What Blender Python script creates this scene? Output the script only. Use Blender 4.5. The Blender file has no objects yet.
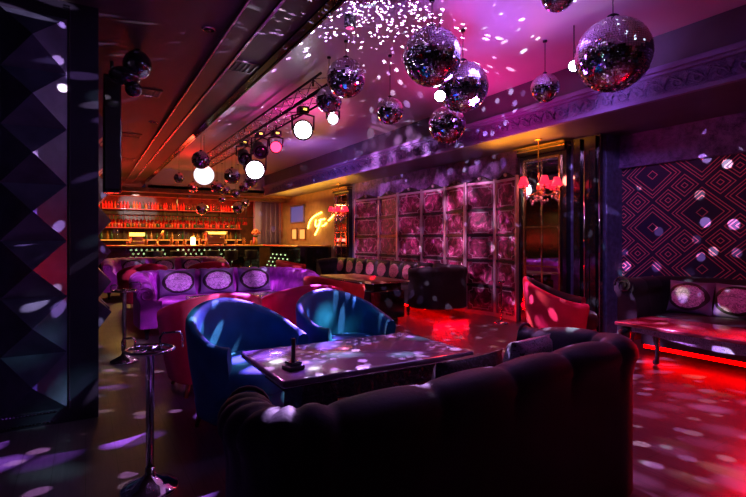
import bpy, bmesh, math, random
from mathutils import Vector, Matrix
R = math.radians; PI = math.pi
rnd = random.Random(7)
C = bpy.context.scene.collection
S, K = .5145, .8575          # camera heading
CAMZ = 1.3

# ------------------------------------------------------------------ survey helpers (photo measurements -> room metres)
def ray(px): u = (px-373)/480; return (S+K*u, K-S*u)
def atd(px, py, d): a = ray(px); return Vector((a[0]*d, a[1]*d, CAMZ+(240-py)*d/480))
def onX(px, py, x): return atd(px, py, x/ray(px)[0])
def onY(px, py, y): return atd(px, py, y/ray(px)[1])

# ------------------------------------------------------------------ mesh builder
class MB:
    def __init__(s): s.v = []; s.f = []; s.sm = []; s.mi = []
    def add(s, vs, fs, smooth=False, mi=0):
        o = len(s.v); s.v += [tuple(v) for v in vs]
        for f in fs: s.f.append([i+o for i in f]); s.sm.append(smooth); s.mi.append(mi)
        return s
    def box(s, x0, x1, y0, y1, z0, z1, mi=0, bev=0, M=None):
        if x0 > x1: x0, x1 = x1, x0
        if y0 > y1: y0, y1 = y1, y0
        if z0 > z1: z0, z1 = z1, z0
        if bev:
            bm = bmesh.new(); bmesh.ops.create_cube(bm, size=1)
            for v in bm.verts: v.co = Vector(((x0+x1)/2+v.co.x*(x1-x0), (y0+y1)/2+v.co.y*(y1-y0), (z0+z1)/2+v.co.z*(z1-z0)))
            bmesh.ops.bevel(bm, geom=bm.edges[:]+bm.verts[:], offset=bev, segments=3, profile=.5, affect='EDGES')
            bm.verts.index_update()
            vs = [v.co.copy() for v in bm.verts]; fs = [[v.index for v in f.verts] for f in bm.faces]; bm.free()
            sm = True
        else:
            vs = [Vector(p) for p in ((x0,y0,z0),(x1,y0,z0),(x1,y1,z0),(x0,y1,z0),(x0,y0,z1),(x1,y0,z1),(x1,y1,z1),(x0,y1,z1))]
            fs = [[0,3,2,1],[4,5,6,7],[0,1,5,4],[1,2,6,5],[2,3,7,6],[3,0,4,7]]; sm = False
        if M: vs = [M@v for v in vs]
        return s.add(vs, fs, sm, mi)
    def lathe(s, prof, c=(0,0,0), n=16, mi=0, M=None, smooth=True):
        c = Vector(c); vs = []; fs = []; m = len(prof)
        for r, z in prof:
            for k in range(n):
                a = 2*PI*k/n; vs.append(Vector((r*math.cos(a), r*math.sin(a), z)))
        for i in range(m-1):
            for k in range(n): fs.append([i*n+k, i*n+(k+1)%n, (i+1)*n+(k+1)%n, (i+1)*n+k])
        if prof[0][0] > 1e-5: fs.append(list(range(n-1, -1, -1)))
        if prof[-1][0] > 1e-5: fs.append([(m-1)*n+k for k in range(n)])
        if M: vs = [M@v for v in vs]
        vs = [v+c for v in vs]
        return s.add(vs, fs, smooth, mi)
    def tube(s, pts, r, n=8, mi=0, closed=False, cap=True):
        pts = [Vector(p) for p in pts]; m = len(pts)
        rs = r if isinstance(r, (list, tuple)) else [r]*m
        vs = []; fs = []; up = None
        for i, p in enumerate(pts):
            if closed: t = pts[(i+1)%m]-pts[i-1]
            else: t = pts[min(i+1, m-1)]-pts[max(i-1, 0)]
            t = t.normalized() if t.length > 1e-9 else Vector((0,0,1))
            if up is None:
                up = Vector((0,0,1)) if abs(t.z) < .9 else Vector((1,0,0))
            a = up - t*up.dot(t)
            if a.length < 1e-6: a = t.orthogonal()
            a.normalize(); up = a; b = t.cross(a)
            for k in range(n):
                q = 2*PI*k/n; vs.append(p + (a*math.cos(q)+b*math.sin(q))*rs[i])
        L = m if closed else m-1
        for i in range(L):
            j = (i+1)%m
            for k in range(n): fs.append([i*n+k, i*n+(k+1)%n, j*n+(k+1)%n, j*n+k])
        if cap and not closed: fs.append(list(range(n-1,-1,-1))); fs.append([(m-1)*n+k for k in range(n)])
        return s.add(vs, fs, True, mi)
    def sphere(s, c, r, n=16, m=10, mi=0, sc=(1,1,1)):
        prof = [(r*math.sin(PI*i/m), -r*math.cos(PI*i/m)) for i in range(m+1)]
        prof[0] = (0.0, -r); prof[-1] = (0.0, r)
        return s.lathe(prof, c, n, mi, M=Matrix.Diagonal((sc[0], sc[1], sc[2])).to_3x3())
    def grid(s, P, closed_u=False, mi=0, smooth=True, flip=False):
        # P[i][j] rows of points
        nu = len(P); nv = len(P[0]); vs = [p for row in P for p in row]; fs = []
        for i in range(nu if closed_u else nu-1):
            for j in range(nv-1):
                q = [i*nv+j, ((i+1)%nu)*nv+j, ((i+1)%nu)*nv+j+1, i*nv+j+1]
                fs.append(q[::-1] if flip else q)
        return s.add(vs, fs, smooth, mi)
    def build(s, name, mat, parent=None, kind=None, fix=True):
        me = bpy.data.meshes.new(name); me.from_pydata(s.v, [], s.f)
        for p, sm, mi in zip(me.polygons, s.sm, s.mi): p.use_smooth = sm; p.material_index = mi
        for m in (mat if isinstance(mat, (list, tuple)) else [mat]): me.materials.append(m)
        if fix:
            bm = bmesh.new(); bm.from_mesh(me); bmesh.ops.recalc_face_normals(bm, faces=bm.faces[:]); bm.to_mesh(me); bm.free()
        o = bpy.data.objects.new(name, me); C.objects.link(o)
        if parent: o.parent = parent
        if kind: o['kind'] = kind
        return o

def tag(o, label, cat, group=None, kind=None):
    o['label'] = label; o['category'] = cat
    if group: o['group'] = group
    if kind: o['kind'] = kind
    return o
def thing(name, label, cat, loc=(0,0,0), rz=0, group=None):
    o = bpy.data.objects.new(name, None); C.objects.link(o); o.empty_display_size = .1
    o.location = loc; o.rotation_euler = (0,0,rz)
    return tag(o, label, cat, group)
def dup(root, loc, rz, label=None, group=None, sc=None):
    r = root.copy(); C.objects.link(r); r.location = loc; r.rotation_euler = (0,0,rz)
    if sc: r.scale = sc
    if label: r['label'] = label
    if group: r['group'] = group
    for ch in list(root.children):
        c = ch.copy(); C.objects.link(c); c.parent = r
        for g in ch.children:
            d = g.copy(); C.objects.link(d); d.parent = c
    return r

# ------------------------------------------------------------------ materials
class NT:
    def __init__(s, t): s.t = t; s.n = t.nodes; s.l = t.links
    def new(s, ty, **kw):
        n = s.n.new(ty)
        for k, v in kw.items(): setattr(n, k, v)
        return n
    def put(s, sock, v):
        if isinstance(v, bpy.types.NodeSocket): s.l.new(v, sock)
        elif v is not None:
            if isinstance(v, (tuple, list)) and len(v) == 3 and sock.type == 'RGBA': v = (*v, 1)
            sock.default_value = v
    def m(s, op, a, b=None, c=None, clamp=False):
        n = s.new('ShaderNodeMath', operation=op); n.use_clamp = clamp
        s.put(n.inputs[0], a)
        if b is not None: s.put(n.inputs[1], b)
        if c is not None: s.put(n.inputs[2], c)
        return n.outputs[0]
    def mix(s, f, a, b):
        n = s.new('ShaderNodeMix', data_type='RGBA')
        s.put(n.inputs['Factor'], f); s.put(n.inputs[6], a); s.put(n.inputs[7], b); return n.outputs[2]
    def coord(s, which='Object'): return s.new('ShaderNodeTexCoord').outputs[which]
    def sep(s, v):
        n = s.new('ShaderNodeSeparateXYZ'); s.l.new(v, n.inputs[0]); return n.outputs
    def noise(s, v, scale, detail=3, rough=.5, dist=0):
        n = s.new('ShaderNodeTexNoise'); s.l.new(v, n.inputs['Vector']); n.inputs['Scale'].default_value = scale
        n.inputs['Detail'].default_value = detail; n.inputs['Roughness'].default_value = rough; n.inputs['Distortion'].default_value = dist
        return n.outputs[0]
    def ramp(s, f, stops):
        n = s.new('ShaderNodeValToRGB'); e = n.color_ramp.elements
        while len(e) < len(stops): e.new(.5)
        for q, (p, c) in zip(e, stops): q.position = p; q.color = (*c, 1) if len(c) == 3 else c
        s.put(n.inputs[0], f); return n.outputs[0]
    def bump(s, h, strength=.3, dist=.02):
        n = s.new('ShaderNodeBump'); s.l.new(h, n.inputs['Height']); n.inputs['Strength'].default_value = strength
        n.inputs['Distance'].default_value = dist; return n.outputs[0]

def material(name, col=(.5,.5,.5), rough=.5, metal=0, spec=.5, sheen=0, emit=None, es=0, coat=0, noise=0, nscale=8, fn=None, bump=0, bscale=60):
    m = bpy.data.materials.new(name); m.use_nodes = True; t = NT(m.node_tree); b = m.node_tree.nodes['Principled BSDF']
    b.inputs['Base Color'].default_value = (*col, 1); b.inputs['Roughness'].default_value = rough
    b.inputs['Metallic'].default_value = metal; b.inputs['Specular IOR Level'].default_value = spec
    if sheen:
        b.inputs['Sheen Weight'].default_value = sheen; b.inputs['Sheen Roughness'].default_value = .35
        b.inputs['Sheen Tint'].default_value = (*[min(1, c*2+.25) for c in col], 1)
    if coat: b.inputs['Coat Weight'].default_value = coat; b.inputs['Coat Roughness'].default_value = .06
    if emit: b.inputs['Emission Color'].default_value = (*emit, 1); b.inputs['Emission Strength'].default_value = es
    if noise:
        n = t.noise(t.coord(), nscale, 4)
        lo = tuple(c*(1-noise) for c in col); hi = tuple(min(1, c*(1+noise)) for c in col)
        t.l.new(t.ramp(n, [(.3, lo), (.7, hi)]), b.inputs['Base Color'])
    if bump:
        t.l.new(t.bump(t.noise(t.coord(), bscale, 4), bump, .01), b.inputs['Normal'])
    if fn: fn(t, b)
    return m

def velvet(name, col, sheen=.6):
    return material(name, col, .62, spec=.25, sheen=sheen, noise=.28, nscale=5, bump=.12, bscale=90)

def f_floor(t, b):
    co = t.coord(); x, y, z = t.sep(co)
    row = t.m('FLOOR', t.m('DIVIDE', x, .16))
    fx = t.m('FRACT', t.m('DIVIDE', x, .16)); fy = t.m('FRACT', t.m('ADD', t.m('DIVIDE', y, 1.2), t.m('MULTIPLY', row, .37)))
    gap = t.m('MAXIMUM', t.m('LESS_THAN', fx, .03), t.m('LESS_THAN', fy, .006))
    nz = t.noise(co, 1.3, 5, .6); mp = t.new('ShaderNodeMapping'); t.l.new(co, mp.inputs[0]); mp.inputs['Scale'].default_value = (24, 1.6, 1)
    gr = t.noise(mp.outputs[0], 2.0, 5, .6)
    base = t.ramp(t.m('ADD', t.m('MULTIPLY', gr, .6), t.m('MULTIPLY', nz, .4)), [(.3, (.045,.027,.036)), (.7, (.11,.068,.085))])
    t.l.new(t.mix(gap, base, (.03,.02,.02)), b.inputs['Base Color'])
    b.inputs['Roughness'].default_value = .42
    t.l.new(t.m('MULTIPLY_ADD', nz, .3, .22), b.inputs['Roughness'])
    t.l.new(t.bump(t.m('SUBTRACT', gr, gap), .12, .004), b.inputs['Normal'])

def f_ring(k, lo=.5, cells=None):
    pass

def f_wallpaper(t, b):
    x, y, z = t.sep(t.coord())
    zz = t.m('DIVIDE', t.m('SUBTRACT', z, 1.467), .35); yy = t.m('DIVIDE', t.m('SUBTRACT', 3.577, y), .40)
    a = t.m('ADD', t.m('ADD', zz, yy), 61); c = t.m('ADD', t.m('SUBTRACT', zz, yy), 61)
    k = t.m('MODULO', t.m('ADD', t.m('FLOOR', a), t.m('MULTIPLY', t.m('FLOOR', c), 2)), 6)
    k = t.m('ROUND', k); big = t.m('LESS_THAN', k, 3.5)
    fa = t.m('FRACT', a); fc = t.m('FRACT', c)
    ua = t.m('DIVIDE', t.m('ADD', t.m('MODULO', k, 2), fa), 2); uc = t.m('DIVIDE', t.m('ADD', t.m('FLOOR', t.m('DIVIDE', t.m('ADD', k, .01), 2)), fc), 2)
    def cheb(a, c):
        return t.m('MULTIPLY', t.m('MAXIMUM', t.m('ABSOLUTE', t.m('SUBTRACT', a, .5)), t.m('ABSOLUTE', t.m('SUBTRACT', c, .5))), 2)
    def rings(d, lst, w):
        r = None
        for q in lst:
            l = t.m('LESS_THAN', t.m('ABSOLUTE', t.m('SUBTRACT', d, q)), w)
            r = l if r is None else t.m('MAXIMUM', r, l)
        return r
    lb = rings(cheb(ua, uc), (.88, .76, .60, .16), .02)
    ls = rings(cheb(fa, fc), (.80, .54, .2), .042)
    line = t.m('ADD', t.m('MULTIPLY', lb, big), t.m('MULTIPLY', ls, t.m('SUBTRACT', 1, big)), clamp=True)
    t.l.new(t.mix(line, (.03,.013,.07), (.95,.2,.25)), b.inputs['Base Color'])
    t.l.new(t.m('MULTIPLY', line, .15), b.inputs['Metallic'])
    b.inputs['Roughness'].default_value = .45

def f_glitter(t, b):
    v = t.new('ShaderNodeTexVoronoi'); t.l.new(t.coord(), v.inputs['Vector']); v.inputs['Scale'].default_value = 55
    n = t.noise(t.coord(), 7, 4, .7)
    t.l.new(t.ramp(n, [(.35, (.05,.025,.1)), (.7, (.26,.14,.42))]), b.inputs['Base Color'])
    t.l.new(t.m('MULTIPLY', v.outputs['Distance'], .8), b.inputs['Roughness'])
    t.l.new(t.bump(n, .6, .03), b.inputs['Normal'])

def f_lace(lo, hi, rim, ring=.74):
    def f(t, b):
        x, y, z = t.sep(t.coord('Generated'))
        dx = t.m('SUBTRACT', x, .5); dz = t.m('SUBTRACT', z, .5)
        r = t.m('MULTIPLY', t.m('SQRT', t.m('ADD', t.m('MULTIPLY', dx, dx), t.m('MULTIPLY', t.m('MULTIPLY', dz, dz), 1.1))), 2)
        n = t.noise(t.coord('Generated'), 9, 6, .75, 1.5)
        lace = t.ramp(n, [(.36, lo), (.47, hi), (.56, lo), (.66, hi)])
        wob = t.m('ADD', r, t.m('MULTIPLY', t.m('SINE', t.m('MULTIPLY', t.m('ARCTAN2', dz, dx), 10)), .015))
        inner = t.m('LESS_THAN', wob, ring-.14)
        dark = t.m('LESS_THAN', r, ring+.02)
        c = t.mix(dark, rim, (.006,.005,.008)); c = t.mix(inner, c, lace)
        t.l.new(c, b.inputs['Base Color'])
        b.inputs['Roughness'].default_value = .45
    return f

def f_crushed(t, b):
    n = t.noise(t.coord(), 5.5, 6, .7, 1.2)
    t.l.new(t.ramp(n, [(.40, (.05,.004,.02)), (.54, (.26,.015,.09)), (.66, (.9,.25,.55))]), b.inputs['Base Color'])
    t.l.new(t.bump(n, .5, .03), b.inputs['Normal']); b.inputs['Roughness'].default_value = .4

def f_carve(t, b):
    v = t.new('ShaderNodeTexVoronoi', feature='SMOOTH_F1'); t.l.new(t.coord(), v.inputs['Vector']); v.inputs['Scale'].default_value = 16
    w = t.noise(t.coord(), 14, 3, .6, 2.5)
    t.l.new(t.bump(t.m('ADD', v.outputs['Distance'], w), .9, .03), b.inputs['Normal'])

def f_ceiltile(t, b):
    x, y, z = t.sep(t.coord())
    g = t.m('MAXIMUM', t.m('LESS_THAN', t.m('FRACT', t.m('DIVIDE', x, .6)), .012), t.m('LESS_THAN', t.m('FRACT', t.m('DIVIDE', y, 1.2)), .006))
    n = t.noise(t.coord(), 2, 4)
    t.l.new(t.mix(g, t.ramp(n, [(.3, (.032,.024,.026)), (.7, (.055,.036,.038))]), (.04,.03,.03)), b.inputs['Base Color'])
    b.inputs['Roughness'].default_value = .5

M = {}
M['floor'] = material('floor', fn=f_floor)
M['ceil_dark'] = material('ceiling_panels', fn=f_ceiltile, rough=.4)
M['ceil'] = material('ceiling_satin', (.62,.5,.6), .38, noise=.05, nscale=2)
M['beam'] = material('beam_paint', (.085,.075,.12), .4, noise=.2, nscale=3)
M['carve'] = material('carved_frieze', (.17,.13,.33), .45, fn=f_carve)
M['mould'] = material('moulding', (.2,.15,.38), .35)
M['blackwall'] = material('black_lacquer', (.012,.012,.02), .22, spec=.6, noise=.3, nscale=4)
M['pyr'] = material('black_leather_pyramid', (.05,.05,.085), .3, spec=.6, noise=.35, nscale=9)
M['pyrp'] = material('violet_black_panel', (.016,.012,.026), .42, noise=.3, nscale=4)
M['stud'] = material('rhinestone', (.7,.7,.85), .15, metal=1)
M['wallpaper'] = material('diamond_wallpaper', fn=f_wallpaper)
M['glitter'] = material('glitter_paint', fn=f_glitter)
M['navy'] = material('navy_wall', (.09,.10,.22), .5, noise=.4, nscale=14)
M['wallbrown'] = material('brown_plaster', (.34,.2,.12), .6, noise=.2, nscale=5)
M['barwall'] = material('bar_wall_wood', (.13,.06,.03), .5, noise=.4, nscale=6)
M['screen_velvet'] = material('crushed_magenta', fn=f_crushed)
M['screen_frame'] = material('silver_frame', (.62,.48,.6), .28, metal=.6)
M['screen_dark'] = material('black_frame', (.02,.012,.02), .3)
M['chrome'] = material('chrome', (.75,.72,.78), .09, metal=1)
M['mirror'] = material('mirror_glass', (.62,.6,.68), .03, metal=1)
M['gold'] = material('gold_trim', (.8,.55,.24), .22, metal=1)
M['brass'] = material('warm_brass', (.72,.5,.2), .3, metal=1)
M['tile'] = material('mirror_tile', (.85,.83,.9), .04, metal=1)
M['core'] = material('ball_core', (.03,.03,.04), .5)
M['black'] = material('matte_black', (.012,.012,.014), .45)
M['gloss'] = material('gloss_black', (.01,.01,.014), .12, spec=.7, coat=.5)
M['velvet_dark'] = velvet('dark_violet_velvet', (.030,.018,.045), .2)
M['velvet_black'] = velvet('black_velvet', (.02,.016,.025), .2)
M['velvet_purple'] = velvet('purple_velvet', (.40,.05,.50), .8)
M['velvet_blue'] = velvet('blue_velvet', (.004,.08,.17), .3)
M['velvet_red'] = velvet('crimson_velvet', (.45,.012,.06), .5)
M['velvet_orange'] = velvet('scarlet_velvet', (.55,.03,.03), .5)
M['lacquer'] = material('violet_lacquer', (.20,.12,.24), .2, spec=.6, coat=.4, noise=.1, nscale=3)
M['lacquer_red'] = material('burgundy_lacquer', (.22,.03,.055), .22, spec=.6, coat=.4, noise=.3, nscale=3)
M['wood'] = material('brown_wood', (.25,.1,.04), .3, noise=.3, nscale=6)
M['cushion'] = material('medallion_cushion', fn=f_lace((.07,.05,.13), (.62,.52,.8), (.16,.12,.26), .86))
M['cushion_pink'] = material('pink_medallion_cushion', fn=f_lace((.3,.06,.14), (.85,.35,.5), (.02,.012,.02), .86))
M['lace'] = material('silver_lace', fn=lambda t, b: t.l.new(t.ramp(t.noise(t.coord(), 38, 6, .8, 1.5), [(.4, (.01,.008,.015)), (.5, (.6,.5,.8)), (.58, (.05,.03,.08)), (.7, (.6,.5,.8))]), b.inputs['Base Color']), rough=.5)
M['lace_dark'] = material('dark_lace', fn=lambda t, b: t.l.new(t.ramp(t.noise(t.coord(), 50, 6, .8, 1.5), [(.5, (.012,.01,.018)), (.6, (.1,.08,.16))]), b.inputs['Base Color']), rough=.6)
M['carvedblack'] = material('carved_black_wood', (.03,.02,.045), .25, fn=f_carve)
def emis(name, col, s, base=(.02,.02,.02)): return material(name, base, .5, emit=col, es=s)
M['led_red'] = emis('red_led', (1,.0,.0), 14)
M['led_white'] = emis('lamp_white', (.93,.85,1), 14)
M['led_pin'] = emis('pin_lamp', (.85,.75,1), 60)
M['lamp_red'] = emis('lamp_red', (1,.03,.1), 5)
M['neon'] = emis('yellow_neon', (1,.55,.06), 14)
M['shade'] = emis('red_lampshade', (1,.02,.06), 1.6, (.5,.02,.04))
M['bulb'] = emis('warm_bulb', (1,.5,.15), 12)
M['warmglow'] = emis('added_amber_shelf_glow', (1,.36,.04), 2.2)
M['redglow'] = emis('added_red_shelf_glow', (1,.03,.015), .9)
M['dot'] = emis('lit_bottle_end', (.75,1,.5), 1.1)
M['ylw'] = emis('yellow_display', (1,.7,.1), 3)
M['glass'] = material('clear_glass', (.8,.75,.8), .05, spec=.8); M['glass'].node_tree.nodes['Principled BSDF'].inputs['Transmission Weight'].default_value = .9
M['glass_red'] = material('red_glass', (.8,.06,.04), .15, spec=.8)
M['glass_green'] = material('green_glass', (.03,.12,.05), .12, spec=.8)
M['glass_amber'] = material('amber_glass', (.5,.2,.04), .12, spec=.8)
M['crystal'] = material('crystal', (.85,.8,.95), .03, metal=.9)
M['flower'] = material('orange_petals', (.8,.2,.1), .6); M['leaf'] = material('leaf_green', (.06,.2,.04), .6)
M['picture_dark'] = material('dark_poster', (.1,.08,.2), .3, noise=.9, nscale=3)
M['picture_warm'] = emis('emissive_amber_print', (1,.5,.12), .9, (.3,.15,.05))  # framed print with amber emission set in the material
M['poster_glow'] = emis('violet_poster_glow', (.3,.25,1), .25, (.05,.05,.2))  # violet highlight on the poster, put in as emission

# ------------------------------------------------------------------ THE SETTING
CZ = 3.0; RZ = 3.38; SX = 1.55; BX = 5.0; RW = 6.05; YB = 15.2; YE = 17.9
def st(name, mb, m): return mb.build(name, m, kind='structure')
st('floor', MB().box(-3.5, 7.2, -3, YE+.2, -.12, 0), M['floor'])
b = MB(); b.box(-3.5, SX, -3, YE+.2, CZ, CZ+.06); b.box(SX, BX+1.9, YB, YE+.2, 2.82, 2.9)
st('ceiling', b, M['ceil_dark'])
b = MB(); b.box(SX-.06, BX+.05, -3, YB, RZ, RZ+.08); b.box(SX-.06, BX+.05, YB, YB+.08, 2.82, RZ)
st('ceiling_recess', b, M['ceil'])
st('trim_1', MB().box(SX-.08, SX, -3, YB, CZ-.02, RZ).box(SX-.005, SX+.012, -3, YB, CZ-.03, CZ-.005), M['gloss'])
# right beam: fascia, underside, carved frieze
b = MB(); b.box(BX, 7.0, -3, YB, 2.76, RZ)
st('trim_2', b, M['beam'])
b = MB()
for x0, z0, z1 in ((BX-.05, 2.955, 2.985), (BX-.085, 2.985, 3.03), (BX-.05, 3.03, 3.05), (BX-.03, 2.75, 2.765), (BX-.045, 2.72, 2.75)):
    b.box(x0, BX+.02, -3, YB, z0, z1)
st('trim_3', b, M['mould'])
b = MB()        # carved acanthus frieze: real relief scrolls
b.box(BX-.015, BX, -3, YB, 2.765, 2.955)
yy = 1.0
while yy < 14.5:
    for sg in (1, -1):
        pts = []
        for k in range(12):
            a = k/11*PI*1.6; rr = .075*(1-k/14)
            pts.append((BX-.022, yy+sg*(.02+rr*math.cos(a)), 2.86+sg*rr*math.sin(a)))
        b.tube(pts, [.012*(1-k/16) for k in range(12)], 5)
    b.tube([(BX-.022, yy-.1, 2.79), (BX-.025, yy-.05, 2.86), (BX-.022, yy+.09, 2.93)], [.006,.014,.005], 5)
    yy += .19 if yy < 7 else .3
st('trim_4', b, M['carve'])
st('wall_right', MB().box(6.5, 6.7, -3, 4.0, 0, 2.76), M['wallpaper'])
st('trim_5', MB().box(6.44, 6.5, -3, 4.0, 2.33, 2.76).box(6.42, 6.5, -3, 4.0, 2.30, 2.345), M['glitter'])
b = MB(); b.box(RW+.1, 6.7, 4.0, 4.3, 0, 2.76); b.box(RW, 6.7, 4.03, 11.6, 0, 2.76)
st('wall_right_return', b, M['navy'])
b = MB(); b.box(RW-.05, RW, 5.5, 10.9, 2.34, 2.76)
st('trim_6', b, M['glitter'])
st('wall_right_far', MB().box(RW, 6.7, 11.6, 16.8, 0, 2.76), M['wallbrown'])
b = MB()
for y0, y1 in ((4.04, 4.12), (4.28, 4.36)): b.box(RW-.1, RW, y0, y1, 0, 2.72)
b.box(RW-.05, RW, 4.0, 4.42, 0, 2.74)
st('trim_7', b, M['gloss'])
st('trim_8', MB().tube([(RW-.11, 4.2, .05), (RW-.11, 4.2, 2.55)], .012).tube([(RW-.06, 4.01, .05), (RW-.06, 4.01, 2.5)], .012), M['chrome'])
st('wall_back', MB().box(-3.5, 7.2, YE, YE+.2, 0, 2.9), M['barwall'])
b = MB(); b.box(5.0, 5.2, 16.2, 16.4, 0, 2.82); b.box(5.2, 6.1, 16.75, 16.85, 0, 2.82)
st('trim_9', b, M['mould'])
st('wall_left', MB().box(-3.5, -3.4, -3, YE, 0, CZ), M['blackwall'])
st('wall_front', MB().box(-3.5, 7.2, -3.1, -3, 0, RZ), M['blackwall'])
# bar-side ceiling bands
b = MB()
for y0, z0 in ((15.3, 2.70), (15.9, 2.62)): b.box(-1, 6.0, y0, y0+.35, z0, 2.82)
st('trim_10', b, M['wood'])
# light slot in the left ceiling
b = MB(); b.box(.98, 1.16, -3, 15, CZ-.035, CZ-.001)
st('trim_11', b, M['black'])
b = MB()
for x0 in (.965, 1.165): b.box(x0, x0+.014, -3, 15, CZ-.05, CZ)
b.box(1.20, 1.208, -3, 15, CZ-.02, CZ)
st('trim_12', b, material('slot_edge', (.6,.42,.6), .25, metal=.8))

# ---- studded columns on the left
def pyramid_grid(b, x0, z0, w, h, nx, nz, y, dep):
    for i in range(nx):
        for j in range(nz):
            X0 = x0+i*w; Z0 = z0+j*h
            vs = [(X0,y,Z0),(X0+w,y,Z0),(X0+w,y,Z0+h),(X0,y,Z0+h),(X0+w/2,y-dep,Z0+h/2)]
            b.add(vs, [[0,1,4],[1,2,4],[2,3,4],[3,0,4]])
b = MB(); b.box(-3.4, .085, 4.06, 4.7, 0, CZ)
st('wall_left_pier', b, M['pyrp'])
b = MB(); pyramid_grid(b, -2.39, .11, .38, .395, 6, 7, 4.058, .14)
st('trim_13', b, M['pyr'])
b = MB(); z = .1
for z in [i*.016+.1 for i in range(180)]: b.box(-.099, -.091, 4.052, 4.06, z, z+.009)
for i in range(40): b.box(-.18-i*.02, -.17-i*.02, 4.052, 4.06, .088, .096); b.box(-.18-i*.02, -.17-i*.02, 4.052, 4.06, .02, .028)
for i in range(70): b.box(-.18-.78-i*.02, -.17-.78-i*.02, 4.052, 4.06, .088, .096)
st('trim_14', b, M['stud'])
b = MB(); b.box(-3.4, .13, 7.0, 7.9, 0, CZ)
st('wall_left_far_pier', b, M['pyrp'])
b = MB()
for j in range(7):
    z0 = .15+j*.4
    for y0 in (7.0, 7.45):
        b.add([(.131,y0,z0),(.131,y0+.45,z0),(.131,y0+.45,z0+.4),(.131,y0,z0+.4),(.30,y0+.22,z0+.2)], [[0,1,4],[1,2,4],[2,3,4],[3,0,4]])
st('trim_15', b, M['pyr'])

# ------------------------------------------------------------------ FURNITURE
def tub_chair(name, label, loc, rz, mat, group, w=.42, h=.86, armh=.62, inner=None):
    """opening faces local +Y"""
    t = thing(name, label, 'armchair', loc, rz, group)
    n = 44; A = R(128); P = []
    for i in range(n+1):
        a = -A+2*A*i/n                              # 0 = back (-Y)
        f = (abs(a)/A); top = h-(h-armh)*(3*f*f-2*f**3)
        ca, sa = math.cos(a), math.sin(a); e = 2.5
        k = (abs(ca)**e+abs(sa)**e)**(-1/e)
        row = []
        sect = [(.80, .12), (.86, .25), (.94, .45), (1.0, top-.06), (.995, top-.02), (.965, top), (.90, top+.004), (.84, top-.012), (.815, top-.05), (.79, .5), (.77, .36), (.76, .12)]
        for q, z in sect:
            z = min(z, top-.055) if z in (.45, .5) else z
            row.append(Vector((sa*w*k*q, -ca*w*k*q, z)))
        row.append(row[0].copy())
        P.append(row)
    b = MB(); b.grid(P)
    for row in (P[0], P[-1]):
        b.add(row[:-1], [list(range(len(row)-1))], False)
    if inner:
        for k, f in enumerate(b.f):
            if k < n*12 and k%12 >= 6: b.mi[k] = 1
    b.build('backrest', [mat, inner or mat], t)
    b = MB()
    pts = []
    for k in range(36):
        a = 2*PI*k/36; e = 3.2; q = (abs(math.cos(a))**e+abs(math.sin(a))**e)**(-1/e)
        pts.append((math.cos(a)*q*.325, math.sin(a)*q*.33+.04))
    prof = [(.94,.30),(1.0,.34),(1.0,.42),(.97,.45),(.85,.47),(.5,.48),(0.001,.482)]
    b.grid([[Vector((x*s_, y*s_+.02, z)) for s_, z in prof] for x, y in pts], closed_u=True)
    b.build('seat_cushion', inner or mat, t)
    b = MB(); b.grid([[Vector((x*s_, y*s_, z)) for s_, z in ((.001,.11),(1.0,.11),(1.04,.2),(1.0,.305),(.001,.305))] for x, y in pts], closed_u=True)
    b.build('base', mat, t)
    for sx in (-1, 1):
        for sy in (-1, 1):
            x, y = sx*.24, sy*.22+.01
            MB().tube([(x, y, .13), (x*1.1, y*1.1, 0)], [.024, .014], 10).build('leg', M['brass'], t)
    return t

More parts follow.
